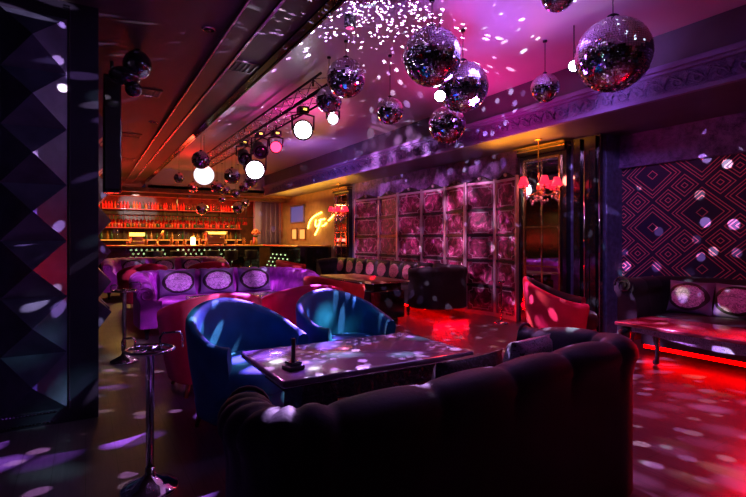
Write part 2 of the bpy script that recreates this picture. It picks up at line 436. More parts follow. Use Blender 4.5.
def sofa(name, label, pts, mat, group, h=.8, seat=None, depth=.62, roll=.085, pitch=.2, groove=.022, legs=None, feetmat=None, endh=.0, cushmat=None, ncush=3, thick=.16, led=None, basez=.16, phase=None):
    """pts: plan polyline of the OUTSIDE of the back, ordered so the seat is on the LEFT of travel. mesh in world coords relative to centroid"""
    cx = sum(p[0] for p in pts)/len(pts); cy = sum(p[1] for p in pts)/len(pts)
    t = thing(name, label, 'sofa', (cx, cy, 0), 0, group)
    # smooth path (Chaikin) then resample
    q = [Vector((p[0]-cx, p[1]-cy)) for p in pts]
    for _ in range(3):
        r = [q[0]]
        for a, c in zip(q, q[1:]): r += [a*.75+c*.25, a*.25+c*.75]
        r.append(q[-1]); q = r
    L = [0]
    for a, c in zip(q, q[1:]): L.append(L[-1]+(c-a).length)
    tot = L[-1]; n = max(60, int(tot/.018)); path = []
    j = 0
    for i in range(n+1):
        s_ = tot*i/n
        while j < len(L)-2 and L[j+1] < s_: j += 1
        f = (s_-L[j])/max(1e-6, L[j+1]-L[j]); path.append(q[j].lerp(q[j+1], f))
    P = []
    npitch = max(2, round(tot/pitch))
    for i, p in enumerate(path):
        tg = (path[min(i+1, n)]-path[max(i-1, 0)]).normalized(); nn = Vector((-tg.y, tg.x))   # left = inward
        s_ = i/n; ph = abs(math.sin(PI*(phase(s_*tot) if phase else s_*npitch)))**.3
        e = min(s_, 1-s_)*tot; hh = h-endh*max(0, 1-e/.55)**1.5
        g = groove*(1-ph); rr = roll-g; row = []
        cz = hh-roll; off = .03
        row.append((0, basez)); row.append((0, basez+.12)); row.append((.0, cz-.20)); row.append((.0+g*.2, cz-.11))
        for k in range(13):
            a = PI*1.18-(PI*1.36)*k/12
            row.append((off+.06+math.cos(a)*rr*1.15-.02, cz+math.sin(a)*rr))
        row.append((thick+.01+g, cz-.13)); row.append((thick+.03+g*1.2, .5)); row.append((thick+.03, basez+.1)); row.append((thick, basez))
        row.append(row[0])
        P.append([Vector((p.x+nn.x*o, p.y+nn.y*o, z)) for o, z in row])
    b = MB(); b.grid(P)
    for row in (P[0], P[-1]): b.add(row[:-1], [list(range(len(row)-1))], False)
    b.build('backrest', mat, t)
    # scroll fronts on the arm ends
    for row, sg in ((P[0], 0), (P[-1], 1)):
        c = sum((v for v in row[4:17]), Vector())/13
        d = (path[1]-path[0]).normalized() if sg == 0 else (path[-2]-path[-1]).normalized()
        nrm = Vector((-d.x, -d.y, 0)); u = nrm.cross(Vector((0,0,1)))
        pts2 = []
        for k in range(30):
            a = k/29*PI*3.4; r_ = roll*.95*(1-k/36)
            pts2.append(c+nrm*.006+u*math.cos(a)*r_+Vector((0,0,1))*math.sin(a)*r_)
        MB().tube(pts2, .009, 6).build('arm_scroll', mat, t)
    # seat: inner loop polygon
    inner = [path[i]+Vector((-(path[min(i+1,n)]-path[max(i-1,0)]).normalized().y, (path[min(i+1,n)]-path[max(i-1,0)]).normalized().x))*(thick+.02) for i in range(0, n+1, 3)]
    if seat:
        inner = [Vector((x-cx, y-cy)) for x, y in seat]
    c = sum(inner, Vector((0,0)))/len(inner)
    def ringz(sc, z): return [Vector((c.x+(v.x-c.x)*sc, c.y+(v.y-c.y)*sc, z)) for v in inner]
    lv = [ringz(.985, .27), ringz(1.0, .31), ringz(1.0, .40), ringz(.975, .435), ringz(.9, .45), ringz(.5, .458), ringz(.01, .46)]
    b = MB(); b.grid([[lv[k][i] for k in range(len(lv))] for i in range(len(inner))], closed_u=True); b.build('seat_cushion', mat, t)
    lv = [ringz(.01, basez-.02), ringz(.97, basez-.02), ringz(.97, .28), ringz(.01, .28)]
    b = MB(); b.grid([[lv[k][i] for k in range(4)] for i in range(len(inner))], closed_u=True, smooth=False); b.build('base', feetmat or M['velvet_black'], t)
    if led:
        lo = [Vector((c.x+(v.x-c.x)*.93, c.y+(v.y-c.y)*.93, basez-.035)) for v in inner]
        MB().tube(lo, .012, 6, closed=True).build('light_strip', led, t)
    for (x, y) in (legs or [(path[4].x+cx, path[4].y+cy), (path[-5].x+cx, path[-5].y+cy), (path[n//3].x+cx, path[n//3].y+cy), (path[2*n//3].x+cx, path[2*n//3].y+cy)]):
        v = Vector((x-cx, y-cy)); v = v+(c-v).normalized()*.11
        MB().lathe([(.012,0),(.026,.02),(.018,.05),(.034,.12),(.038,basez+.0)], (v.x, v.y, 0), 12).build('leg', M['gloss'], t)
    return t

def cushion_mesh(w, h, th, flat=1.0):
    n = 14; b = MB()
    for sg in (1, -1):
        P = []
        for i in range(n+1):
            row = []
            for j in range(n+1):
                u = -1+2*i/n; v = -1+2*j/n
                pinch = 1-.07*(1-abs(u)**2)*abs(v)**3-.0
                pin2 = 1-.07*(1-abs(v)**2)*abs(u)**3
                f = max(0, (1-u**4)*(1-v**4))**.55
                row.append(Vector((u*w/2*pin2, sg*th/2*f, h/2+v*h/2*pinch)))
            P.append(row)
        b.grid(P, flip=(sg < 0))
    return b
CUSH = {}
def cushion(label, x, y, z, rz, tilt, mat, group, w=.46, h=.44, th=.15, name='throw_cushion'):
    key = (w, h, th, mat.name)
    if key not in CUSH:
        o = cushion_mesh(w, h, th).build(name, mat); CUSH[key] = o
    else:
        o = CUSH[key].copy(); C.objects.link(o)
    o.location = (x, y, z); o.rotation_euler = (tilt, 0, rz)
    return tag(o, label, 'cushion', group)

# ---- foreground group
sofa('chesterfield_sofa', 'large dark violet velvet sofa seen from behind in the foreground', [(.43,1.74),(.37,1.50),(.43,1.25),(.80,1.24),(1.4,1.30),(2.0,1.37),(2.40,1.37),(2.50,1.60),(2.44,2.10)], M['velvet_dark'], None, h=.81, endh=.05, groove=.03, roll=.085, basez=.04,
     phase=lambda d: d/.11 if d < .66 else 6+(d-.66)/.40, seat=[(.62,1.85),(.63,1.50),(.8,1.45),(1.4,1.50),(2.1,1.60),(2.16,1.70),(2.12,2.06),(1.4,1.95)])
cushion('dark lace cushion peeking over the back of the foreground sofa, left of two', 1.50, 1.72, .455, R(5), R(14), M['lace_dark'], None, w=.44, h=.33)
cushion('violet lace cushion at the right arm of the foreground sofa', 2.0, 1.80, .455, R(8), R(12), M['lace'], None, w=.36, h=.34)

def lounge_table(name, label, x0, x1, y0, y1, z, top, base, group=None):
    cx, cy = (x0+x1)/2, (y0+y1)/2; hw, hd = (x1-x0)/2, (y1-y0)/2
    t = thing(name, label, 'table', (cx, cy, 0), 0, group)
    MB().box(-hw, hw, -hd, hd, z-.035, z, bev=.012).build('tabletop', top, t)
    MB().tube([(-hw+.01,-hd+.002,z-.03),(hw-.01,-hd+.002,z-.03),(hw-.002,-hd+.01,z-.03),(hw-.002,hd-.01,z-.03),(-hw+.002,hd-.01,z-.03),(-hw+.002,-hd+.01,z-.03)], .005, 6, closed=True).build('edge_trim', M['chrome'], t)
    b = MB(); b.box(-hw+.12, hw-.12, -hd+.07, hd-.07, z-.15, z-.036); b.build('apron', base, t)
    for sx in (-1, 1):
        xx = sx*(hw-.28)
        MB().box(xx-.06, xx+.06, -hd+.12, hd-.12, .05, z-.15).box(xx-.1, xx+.1, -hd+.07, hd-.07, 0, .05, bev=.01).build('pedestal', base, t)
    return t
lounge_table('lounge_table', 'rectangular violet lacquer table dotted with light in front of the blue armchairs', .78, 1.95, 2.10, 2.80, .65, M['lacquer'], M['carvedblack'])
# carved apron under the edge facing the sofa
t = thing('call_button_stand', 'small black square stand with an upright post on the violet table', 'stand', (.90, 2.28, .65), R(12))
MB().box(-.045,.045,-.04,.04,0,.022,bev=.006).build('base', M['black'], t)
MB().box(-.035,.035,-.03,.03,.022,.04,bev=.006).build('button_block', M['gloss'], t)
MB().box(-.009,.009,-.008,.008,.04,.155,bev=.003).build('post', M['black'], t)

GC = 'tub armchairs around the lounge tables'
blue = tub_chair('tub_chair', 'blue velvet tub armchair at the left end of the violet table', (.99, 3.36, 0), R(198), M['velvet_blue'], GC, w=.395)
dup(blue, (1.88, 3.58, 0), R(186), 'blue velvet tub armchair behind the right end of the violet table')
red = tub_chair('tub_chair', 'crimson tub armchair turned away, right behind the left blue armchair', (.96, 4.42, 0), R(4), M['velvet_red'], GC, w=.43, armh=.68)
dup(red, (1.95, 4.72, 0), R(-3), 'crimson tub armchair turned away, behind and between the two blue armchairs')
lounge_table('lounge_table', 'violet lacquer table in front of the bright purple sofa', 1.0, 2.3, 5.2, 5.9, .65, M['lacquer'], M['carvedblack'])
sofa('chesterfield_sofa', 'bright purple tufted sofa with curved arms facing the camera, three medallion cushions on it', [(3.10,6.55),(3.10,7.3),(2.95,8.1),(2.2,8.25),(1.4,8.25),(.65,8.1),(.55,7.3),(.60,6.75)], M['velvet_purple'], None, h=.84, endh=.16, pitch=.17, groove=.03, roll=.11, thick=.2,
     seat=[(.85,6.85),(.84,7.4),(1.0,7.95),(1.5,8.0),(2.2,8.0),(2.75,7.9),(2.85,7.3),(2.84,6.75),(1.8,6.8)])
for i, (x, y, r) in enumerate(((1.22,7.80,6),(1.82,7.84,0),(2.40,7.80,-8))):
    cushion(['left','middle','right'][i]+' lavender medallion cushion on the bright purple sofa', x, y, .455, R(r), R(-8), M['cushion'], 'medallion cushions on the purple sofa', w=.54, h=.40)
# far left group
dup(red, (.95, 10.2, 0), R(10), 'crimson tub armchair behind the left arm of the bright purple sofa')
dup(red, (2.25, 10.5, 0), R(-5), 'crimson tub armchair showing as a low rim above the middle of the bright purple sofa')
sofa('chesterfield_sofa', 'far purple sofa with three medallion cushions in front of the bar', [(3.0,11.9),(3.0,12.6),(2.6,13.1),(1.7,13.1),(.8,13.1),(.35,12.6),(.35,11.8)], M['velvet_purple'], None, h=.88, endh=.12, pitch=.2, roll=.1, thick=.2,
     seat=[(.6,11.9),(.6,12.6),(.9,12.88),(1.7,12.88),(2.5,12.88),(2.75,12.6),(2.75,12.0)])
for i, x in enumerate((.98, 1.66, 2.32)):
    cushion(['left','middle','right'][i]+' medallion cushion on the far purple sofa by the bar', x, 12.72, .455, 0, R(-8), M['cushion'], 'medallion cushions on the far sofa', w=.54, h=.40)
# centre-right group (long curved banquette along the folding screen)
sofa('curved_banquette', 'long black curved banquette in front of the magenta folding screen, with red light beneath', [(4.75,6.75),(4.75,6.3),(5.1,6.12),(5.55,6.12),(5.78,6.5),(5.78,8),(5.78,10),(5.78,10.8),(5.5,11.05),(4.95,11.0)], M['velvet_black'], None, h=.86, endh=.04, pitch=.3, groove=.02, roll=.085, thick=.18, led=M['led_red'],
     seat=[(4.95,6.75),(4.96,6.45),(5.2,6.33),(5.5,6.34),(5.56,6.6),(5.56,8),(5.56,10),(5.56,10.6),(5.3,10.8),(4.95,10.8),(4.95,9.6),(5.0,8)])
nm = ('nearest', 'second nearest', 'third nearest', 'fourth nearest', 'fifth nearest', 'fourth farthest', 'third farthest', 'second farthest', 'farthest')
for i in range(9):
    cushion(nm[i]+' pink medallion cushion in the row along the black banquette', 5.43, 6.75+i*.48, .455, R(-90), R(-8), M['cushion_pink'], 'pink medallion cushions on the banquette', w=.47, h=.42, th=.13)
t = lounge_table('lounge_table', 'dark table with brown wood top in front of the black banquette', 3.75, 4.5, 6.35, 8.2, .65, M['wood'], M['gloss'])
MB().box(-.33,.33,-.86,-.2,.05,.5,bev=.02).build('pedestal', M['gloss'], t)
org = tub_chair('tub_chair', 'scarlet tub armchair just right of the bright purple sofa', (2.95, 5.95, 0), R(-75), M['velvet_orange'], GC, w=.40, h=.82, armh=.7)
dup(org, (4.3, 10.9, 0), R(-120), 'scarlet tub armchair at the far end of the black banquette')
# right group
sofa('scroll_arm_sofa', 'black scroll arm sofa against the diamond wallpaper, red light strip beneath', [(5.30,3.32),(5.7,3.36),(6.1,3.36),(6.36,3.2),(6.36,2.2),(6.36,1.0),(6.36,.4),(6.1,.2),(5.4,.2)][::-1], M['velvet_black'], None, h=.86, endh=.0, pitch=.34, groove=.012, roll=.11, thick=.18, led=None,
     seat=[(5.32,3.10),(5.95,3.12),(6.14,3.0),(6.14,.6),(5.95,.42),(5.34,.42)][::-1])
ls = MB().box(5.42, 5.46, .4, 3.08, .085, .138).build('light_strip', M['led_red'])
tag(ls, 'glowing red light strip along the foot of the right sofa', 'light strip')
for i, y in enumerate((2.86, 2.38, 1.6)):
    cushion(('oval lavender lace cushion on the right sofa, nearest the scroll arm', 'oval lavender lace cushion at the right edge of the photo', 'oval lace cushion beyond the frame on the right sofa')[i], 5.93, y, .455, R(-92), R(-14), M['cushion'], 'lace cushions on the right sofa', w=.50, h=.38)
t = thing('cabriole_table', 'low burgundy lacquer table with curved carved legs in front of the right sofa', 'table', (4.80, 1.95, 0))
MB().box(-.33, .33, -.88, .88, .465, .5, bev=.01).build('tabletop', M['lacquer_red'], t)
b = MB(); n = 24
for sg in (-1, 1):
    top = []; bot = []
    for k in range(n+1):
        y = -.74+1.48*k/n; sag = .05+.05*(.5+.5*math.cos(2*PI*(y)/1.48))
        top.append(Vector((sg*.27, y, .464))); bot.append(Vector((sg*.27, y, .464-sag)))
    b.grid([top, bot]); b.grid([[v+Vector((-.02*sg,0,0)) for v in top], [v+Vector((-.02*sg,0,0)) for v in bot]])
    b.grid([bot, [v+Vector((-.02*sg,0,0)) for v in bot]])
b.build('carved_apron', M['lace'], t)
b = MB(); b.box(-.27,.27,-.80,-.74,.40,.464); b.box(-.27,.27,.74,.80,.40,.464); b.build('end_apron', M['carvedblack'], t)
for sx in (-1, 1):
    for sy in (-1, 1):
        pts = [(.26,.78,.46),(.275,.80,.40),(.27,.80,.30),(.25,.78,.18),(.25,.78,.08),(.27,.80,.035),(.29,.82,.02)]
        MB().tube([(sx*x, sy*y, z) for x, y, z in pts], [.045,.05,.036,.024,.02,.028,.02], 10).sphere((sx*.295, sy*.825, .026), .026, 10, 6).build('leg', M['gloss'], t)
        MB().tube([(sx*(.31+.03*math.cos(a*.5)), sy*(.80+.03*math.sin(a)), .40+.03*math.cos(a)) for a in [k*.5 for k in range(12)]], .008, 6).build('knee_carving', M['lacquer_red'], t)
tub_chair('tub_chair', 'crimson tub armchair with black inside at the end of the low burgundy table', (4.80, 3.70, 0), R(-142), M['velvet_red'], GC, w=.43, armh=.6, inner=M['velvet_black'])

# ---- chrome drink stands
def stand(label, x, y, h=.74, rz=0):
    t = thing('floor_stand', label, 'stand', (x, y, 0), rz, 'chrome floor stands')
    MB().lathe([(.14,0),(.145,.01),(.135,.022),(.09,.045),(.04,.07),(.026,.09),(.022,.12)], n=28).build('base', M['chrome'], t)
    MB().lathe([(.02,.1),(.02,h-.02),(.028,h-.01),(.03,h+.01),(.012,h+.02)], n=16).build('pole', M['chrome'], t)
    b = MB(); b.tube([(.115*math.cos(a), .115*math.sin(a), h) for a in [k*PI/16 for k in range(32)]], .009, 8, closed=True)
    b.tube([(.075*math.cos(a), .075*math.sin(a), h-.012) for a in [k*PI/12 for k in range(24)]], .006, 6, closed=True)
    for a in (0, PI/2, PI, 1.5*PI): b.tube([(0,0,h), (.115*math.cos(a), .115*math.sin(a), h)], .006, 6)
    b.build('ring', M['chrome'], t)
    for a, hh, w in ((.3, .085, .055), (PI+.2, .06, .03)):
        b = MB(); cx, cy = .105*math.cos(a), .105*math.sin(a); tx, ty = math.cos(.3+.3), math.sin(.3+.3)
        pts = [(cx-tx*w, cy-ty*w, h), (cx-tx*w, cy-ty*w, h+hh*.75), (cx-tx*w*.75, cy-ty*w*.75, h+hh), (cx+tx*w*.75, cy+ty*w*.75, h+hh), (cx+tx*w, cy+ty*w, h+hh*.75), (cx+tx*w, cy+ty*w, h)]
        b.tube(pts, .006, 6); b.build('loop', M['chrome'], t)
    return t
stand('chrome floor stand with ring top at the lower left, nearest the camera', .29, 2.74, .73, R(-35))
stand('chrome floor stand beside the left arm of the bright purple sofa', .36, 5.75, .76, R(-35))
t = thing('rope_post', 'slim chrome post in front of the folding screen by the mirrored cabinet', 'post', (5.6, 5.42, 0))
MB().lathe([(.11,0),(.11,.012),(.03,.03),(.014,.05)], n=20).build('base', M['chrome'], t)
MB().lathe([(.014,.04),(.014,.62),(.05,.63),(.055,.66),(.04,.67)], n=14).build('pole', M['chrome'], t)

# ------------------------------------------------------------------ FOLDING SCREEN
t = thing('folding_screen', 'tall folding screen of magenta crushed velvet panels with silver frames and crests', 'folding screen', (5.95, 8, 0))
xs = [355, 379.5, 398, 422.5, 446, 466, 496, 518]
XX = [5.90, 6.02, 5.90, 5.96, 6.02, 5.90, 6.02, 5.93]
vx = [onX(p, 240, X) for p, X in zip(xs, XX)]
for i in range(7):
    a = vx[i+1]; c = vx[i]; a = Vector((a.x-5.95, a.y-8, 0)); c = Vector((c.x-5.95, c.y-8, 0))   # a near, c far
    L = (c-a).length; ux = (c-a)/L; ny = Vector((-ux.y, ux.x, 0));
    if ny.x > 0: ny = -ny
    Mx = Matrix((( ux.x, ny.x, 0, a.x), (ux.y, ny.y, 0, a.y), (0,0,1,0), (0,0,0,1)))
    p = MB().box(.03, L-.03, -.012, .0, .06, 2.28, M=Mx).build('panel', M['screen_velvet'], t)
    b = MB()
    for x0 in (.0, L-.035): b.box(x0, x0+.035, -.02, .035, .0, 2.34, M=Mx)
    b.box(.03, L-.03, -.01, .03, 2.27, 2.31, M=Mx); b.box(.03, L-.03, -.01, .03, .0, .06, M=Mx)
    b.build('silver_frame', M['screen_frame'], p)
    rows = 5; rh = (2.27-.06)/rows
    for j in range(1, rows): MB().box(.035, L-.035, 0, .022, .06+j*rh-.022, .06+j*rh+.022, M=Mx).build('cross_rail', M['screen_dark'], p)
    for j in range(rows):
        z0 = .06+j*rh+.045; z1 = .06+(j+1)*rh-.045; x0, x1 = .075, L-.075; k = .07
        poly = [(x0+k,z0),(x1-k,z0),(x1-k,z0+k*.6),(x1,z0+k),(x1,z1-k),(x1-k,z1-k*.6),(x1-k,z1),(x0+k,z1),(x0+k,z1-k*.6),(x0,z1-k),(x0,z0+k),(x0+k,z0+k*.6)]
        MB().tube([Mx@Vector((x, .008, z)) for x, z in poly], .008, 5, closed=True).build('cartouche', M['screen_frame'], p)
    pts = [Mx@Vector((.05+(L-.1)*k/16, .012, 2.32+.085*math.sin(PI*k/16)**2)) for k in range(17)]
    b = MB(); b.tube(pts, .014, 6)
    b.grid([[Vector((v.x, v.y, 2.30)), v] for v in pts]); b.build('crest', M['screen_dark'], p)
    MB().sphere(Mx@Vector((L/2, .03, 2.375)), .032, 12, 8).build('crest_knob', M['screen_frame'], p)

# ------------------------------------------------------------------ MIRRORED CABINETS
def cabinet(label, y0, y1, top=2.62):
    t = thing('mirrored_cabinet', label, 'cabinet', (RW, (y0+y1)/2, 0)); h = (y1-y0)/2
    MB().box(-.10, -.001, -h, h, 0, top).build('body', M['gloss'], t)
    MB().box(-.106, -.10, -h+.1, h-.1, .25, top-.1).build('mirror', M['mirror'], t)
    b = MB()
    for s_ in (-1, 1): b.box(-.13, -.10, s_*(h-.1)-.015, s_*(h-.1)+.015, .2, top-.08)
    b.box(-.13,-.10,-h+.1,h-.1,top-.1,top-.07); b.box(-.13,-.10,-h+.1,h-.1,.2,.23)
    b.build('gold_frame', M['gold'], t)
    b = MB(); b.box(-.118,-.105,-.008,.008,.25,top-.1)
    for z in (.9, 1.5): b.box(-.118,-.105,-h+.1,h-.1,z-.012,z+.012)
    b.build('glazing_bar', M['gold'], t)
    b = MB()
    for k, (o, z) in enumerate(((.13, top), (.17, top+.045), (.22, top+.09))): b.box(-o, -.001, -h-.02*k, h+.02*k, z, z+.018)
    b.build('crown_moulding', M['gold'], t)
    MB().box(-.16, -.001, -h-.01, h+.01, top-.01, top+.105).build('cornice', M['gloss'], t)
    return t
cabinet('tall mirrored cabinet with gold crown between the folding screen and the wallpaper', 4.50, 5.36)
cabinet('far mirrored cabinet with gold frame beside the neon sign', 11.15, 12.0, 2.60)

def chandelier(label, x, y, z, ns=5, r=.24, top=2.76):
    t = thing('chandelier', label, 'chandelier', (x, y, z)); t['group'] = 'red shade chandeliers'
    MB().tube([(0,0,-.1),(0,0,top-z)], .008, 6).lathe([(.01,-.16),(.035,-.12),(.02,-.06),(.03,0),(.012,.06)], n=12).lathe([(.05,top-z-.02),(.05,top-z)], n=12).build('stem', M['gold'], t)
    for k in range(ns):
        a = 2*PI*k/ns+.4; cx, cy = math.cos(a), math.sin(a)
        arm = MB().tube([(cx*.02,cy*.02,-.06),(cx*r*.5,cy*r*.5,-.12),(cx*r*.9,cy*r*.9,-.08),(cx*r,cy*r,-.02)], .008, 6).lathe([(.022,-.02),(.028,-.01),(.01,.0),(.01,.05)], (cx*r,cy*r,0), 10).build('arm', M['gold'], t)
        MB().lathe([(.078,.02),(.04,.14)], (cx*r,cy*r,0), 16).build('lamp_shade', M['shade'], t)
        for q in range(3): MB().sphere((cx*r*(1-.25*q), cy*r*(1-.25*q), -.10-.045*q), .016, 6, 4, sc=(1,1,1.6)).build('crystal_drop', M['crystal'], t)
    for k in range(14):
        a = k*2.4; rr = .05+.07*((k*7)%5)/5
        MB().sphere((rr*math.cos(a), rr*math.sin(a), -.15-.03*((k*3)%4)), .018, 6, 4, sc=(1,1,1.5)).build('crystal_drop', M['crystal'], t)
    return t
chandelier('chandelier with red shades and crystals in front of the near mirrored cabinet', 5.62, 4.72, 2.06, 5, .25)
chandelier('small chandelier with red shades in front of the far mirrored cabinet', 5.62, 11.1, 2.02, 5, .2)

# ------------------------------------------------------------------ NEON + PICTURES on the far right wall
NX = RW-.04
def wl(px, py, x=NX): return onX(px, py, x)
strokes = [[(308,228.5),(309,223),(311.5,218.5),(316,215),(321.4,212.5)], [(316,220),(315,225),(316.5,227),(319,224.5),(321,219)], [(320.7,220),(319.5,225),(317.5,230),(314.8,235)], [(319,220.5),(322,219.5),(324.5,219)], [(322,226),(324,225.3),(326.3,223)], [(328.5,220.5),(331,218),(333.8,215)]]
t = thing('neon_sign', 'glowing yellow script neon sign on the brown wall beyond the bar counter', 'neon sign', (0,0,0)); t['label'] = 'glowing yellow handwritten neon sign on the brown wall'
for s_ in strokes:
    p = [wl(x, y) for x, y in s_]
    q = p
    for _ in range(2):
        r = [q[0]]
        for a, c in zip(q, q[1:]): r += [a*.75+c*.25, a*.25+c*.75]
        r.append(q[-1]); q = r
    MB().tube(q, .02, 8).build('neon_tube', M['neon'], t)
def picture(label, px0, px1, py0, py1, mat, fm):
    a = wl(px0, py1, RW); c = wl(px1, py0, RW)
    y0, y1 = min(a.y, c.y), max(a.y, c.y); z0, z1 = a.z, c.z; z0, z1 = min(z0,z1), max(z0,z1)
    t = thing('framed_picture', label, 'picture', (RW, (y0+y1)/2, z0)); h = (y1-y0)/2; z = z1-z0
    MB().box(-.02,-.001,-h,h,0,z).build('print', mat, t)
    b = MB()
    for s_ in (-1, 1): b.box(-.04, -.0, s_*h-.02, s_*h+.02, -.02, z+.02)
    b.box(-.04,0,-h,h,-.02,.02); b.box(-.04,0,-h,h,z-.02,z+.02); b.build('frame', fm, t)
picture('framed violet poster high on the brown wall left of the neon sign', 291.5, 304.5, 205, 223, M['poster_glow'], M['mould'])
picture('small amber framed print below the violet poster, left of two', 292.5, 297.5, 228.7, 239.5, M['picture_warm'], M['wood'])
picture('small amber framed print below the violet poster, right of two', 300, 306, 228.7, 239.5, M['picture_warm'], M['wood'])

# ------------------------------------------------------------------ BAR
CH = 1.15
t = thing('bar_counter', 'long dark bar counter with rows of lit bottle ends in its front', 'bar counter', (2.6, 15.0, 0))
MB().box(-2.9, 2.3, -.02, .62, CH-.05, CH, bev=.01).build('worktop', M['brass'], t)
MB().box(-2.8, 2.2, .08, .5, 0, CH-.05).build('front_panel', M['gloss'], t)
MB().tube([(-2.8,-.0,.22),(2.2,-.0,.22)], .02, 8).build('foot_rail', M['brass'], t)
n = 0
for (px0, px1, rows) in ((131, 168, 3), (178, 214, 3), (219, 236, 4)):
    for j in range(rows):
        x = px0+(j%2)*2.2
        while x < px1 and n < 96:
            p = onY(x, 250+j*3.9, 15.08)
            MB().lathe([(.032,0),(.034,-.02),(.02,-.035)], (p.x-2.6, .08, p.z), 8, M=Matrix.Rotation(R(-90), 3, 'X') @ Matrix.Scale(-1, 3)).build('bottle_end', M['dot'], t); n += 1
            x += 5.3
t = thing('side_counter', 'dark side counter with glowing bottle ends below the neon sign', 'bar counter', (5.5, 14.2, 0))
MB().box(-.55, .5, -1.95, 1.75, CH-.05, CH, bev=.01).build('worktop', M['brass'], t)
MB().box(-.45, .5, -1.9, 1.7, 0, CH-.05).build('front_panel', M['gloss'], t)
n = 0
for j in range(5):
    for k in range(8-j):
        MB().sphere((-.46, -1.5+k*.36+j*.18, .38+j*.12), .022, 8, 5).build('bottle_end', M['dot'], t)
# bar stools
def stool(label, x, y):
    t = thing('bar_stool', label, 'bar stool', (x, y, 0), 0, 'black bar stools along the counter')
    MB().lathe([(.2,0),(.2,.015),(.04,.04),(.025,.06),(.025,.7)], n=16).build('pedestal', M['chrome'], t)
    MB().lathe([(.15,.70),(.19,.72),(.2,.77),(.17,.8),(.001,.81)], n=18).build('seat', M['velvet_black'], t)
    pts = [(.2*math.sin(a), -.2*math.cos(a), z) for a, z in [(R(-70+14*k), 0) for k in range(11)]]
    b = MB(); b.grid([[Vector((x_, y_, .78)), Vector((x_*1.08, y_*1.08, .98)), Vector((x_*1.0, y_*1.0, 1.0)), Vector((x_*.9, y_*.9, .98)), Vector((x_*.85, y_*.85, .78))] for x_, y_, _ in pts]); b.build('backrest', M['velvet_black'], t)
    MB().tube([(.15*math.cos(a), .15*math.sin(a), .3) for a in [k*PI/8 for k in range(16)]], .01, 6, closed=True).build('footrest', M['chrome'], t)
    return t
o = stool('leftmost black bar stool along the counter', 1.65, 14.55)
for x, l in ((2.25, 'second black bar stool from the left along the counter'), (3.2, 'black bar stool in front of the middle of the counter'), (3.75, 'second black bar stool from the right along the counter'), (4.35, 'rightmost black bar stool along the counter')):
    dup(o, (x, 14.55, 0), 0, l)
# back bar shelving
t = thing('back_bar', 'wooden back bar shelving with red lit shelves behind the counter', 'shelving', (2.6, YE, 0))
b = MB()
for k in range(9): b.box(-2.75+k*.62, -2.71+k*.62, -.14, -.02, 0, 2.6)
b.build('upright', M['barwall'], t)
SH = (2.33, 1.72, 1.32)
for z in SH:
    sh = MB().box(-2.9, 2.3, -.4, -.02, z-.03, z).build('shelf', M['wood'], t)
    MB().box(-2.9, 2.3, -.415, -.401, z-.03, z-.012).build('light_strip', M['redglow'] if z > 1.5 else M['warmglow'], sh)  # glow strips added on the shelf edges for the bar's red and amber
MB().box(-2.9, 2.3, -.42, -.02, 0, 1.0).build('lower_cabinet', M['barwall'], t)
bot = MB().lathe([(.04,0),(.042,.01),(.042,.16),(.015,.21),(.014,.27),(.017,.275),(.017,.29)], n=8)
protos = {}
def bottle(mat, x, y, z, label, grp, sc=1):
    if mat.name not in protos: o = bot.build('bottle', mat); protos[mat.name] = o
    else: o = protos[mat.name].copy(); C.objects.link(o)
    o.location = (x, y, z); o.scale = (sc, sc, sc*rnd.uniform(.8, 1.05)); tag(o, label, 'bottle', grp)
for si, z in enumerate(SH[:2]):
    for k in range(54):
        x = .02+k*.091
        m = M[rnd.choice(('glass_red','glass_red','glass_amber','glass_green','glass'))]
        q = 'red-lit upper' if si == 0 else 'red-lit middle'
        bottle(m, x+rnd.uniform(-.012,.012), YE-.28, z, 'small bottle standing in the row on the %s shelf of the back bar' % q, 'bottles on the %s shelf' % q, .85)
for k in range(30):
    bottle(M[rnd.choice(('glass_amber','glass_amber','glass_green','glass'))], .1+k*.165+rnd.uniform(-.03,.03), YE-.28, SH[2], 'amber-lit bottle standing in the row on the lowest shelf of the back bar', 'bottles on the lowest shelf')
# hanging glass rack
t = thing('glass_rack', 'brass overhead rack hanging above the bar counter', 'rack', (2.6, 15.55, 2.02))
MB().box(-2.5, 2.1, -.2, -.18, -.01, .01).box(-2.5, 2.1, .18, .2, -.01, .01).box(-2.5,2.1,-.2,.2,.0,.012).build('frame', M['black'], t)
for x in (-2.2, -.2, 1.9): MB().tube([(x,0,0),(x,0,.66)], .012, 6).build('hanger', M['black'], t)
gl = MB().lathe([(.032,0),(.004,-.008),(.004,-.08),(.03,-.11),(.036,-.15),(.03,-.19)], n=8)
g0 = None
for k in range(44):
    if g0 is None: g0 = gl.build('wine_glass', M['glass_red']); o = g0
    else: o = g0.copy(); C.objects.link(o)
    o.location = (.2+k*.1, 15.45+.1*(k%2), 2.01); o.scale = (1.25, 1.25, 1.2); tag(o, 'red-lit stemmed glass hanging upside down from the rack above the bar', 'glass', 'glasses hanging above the bar')
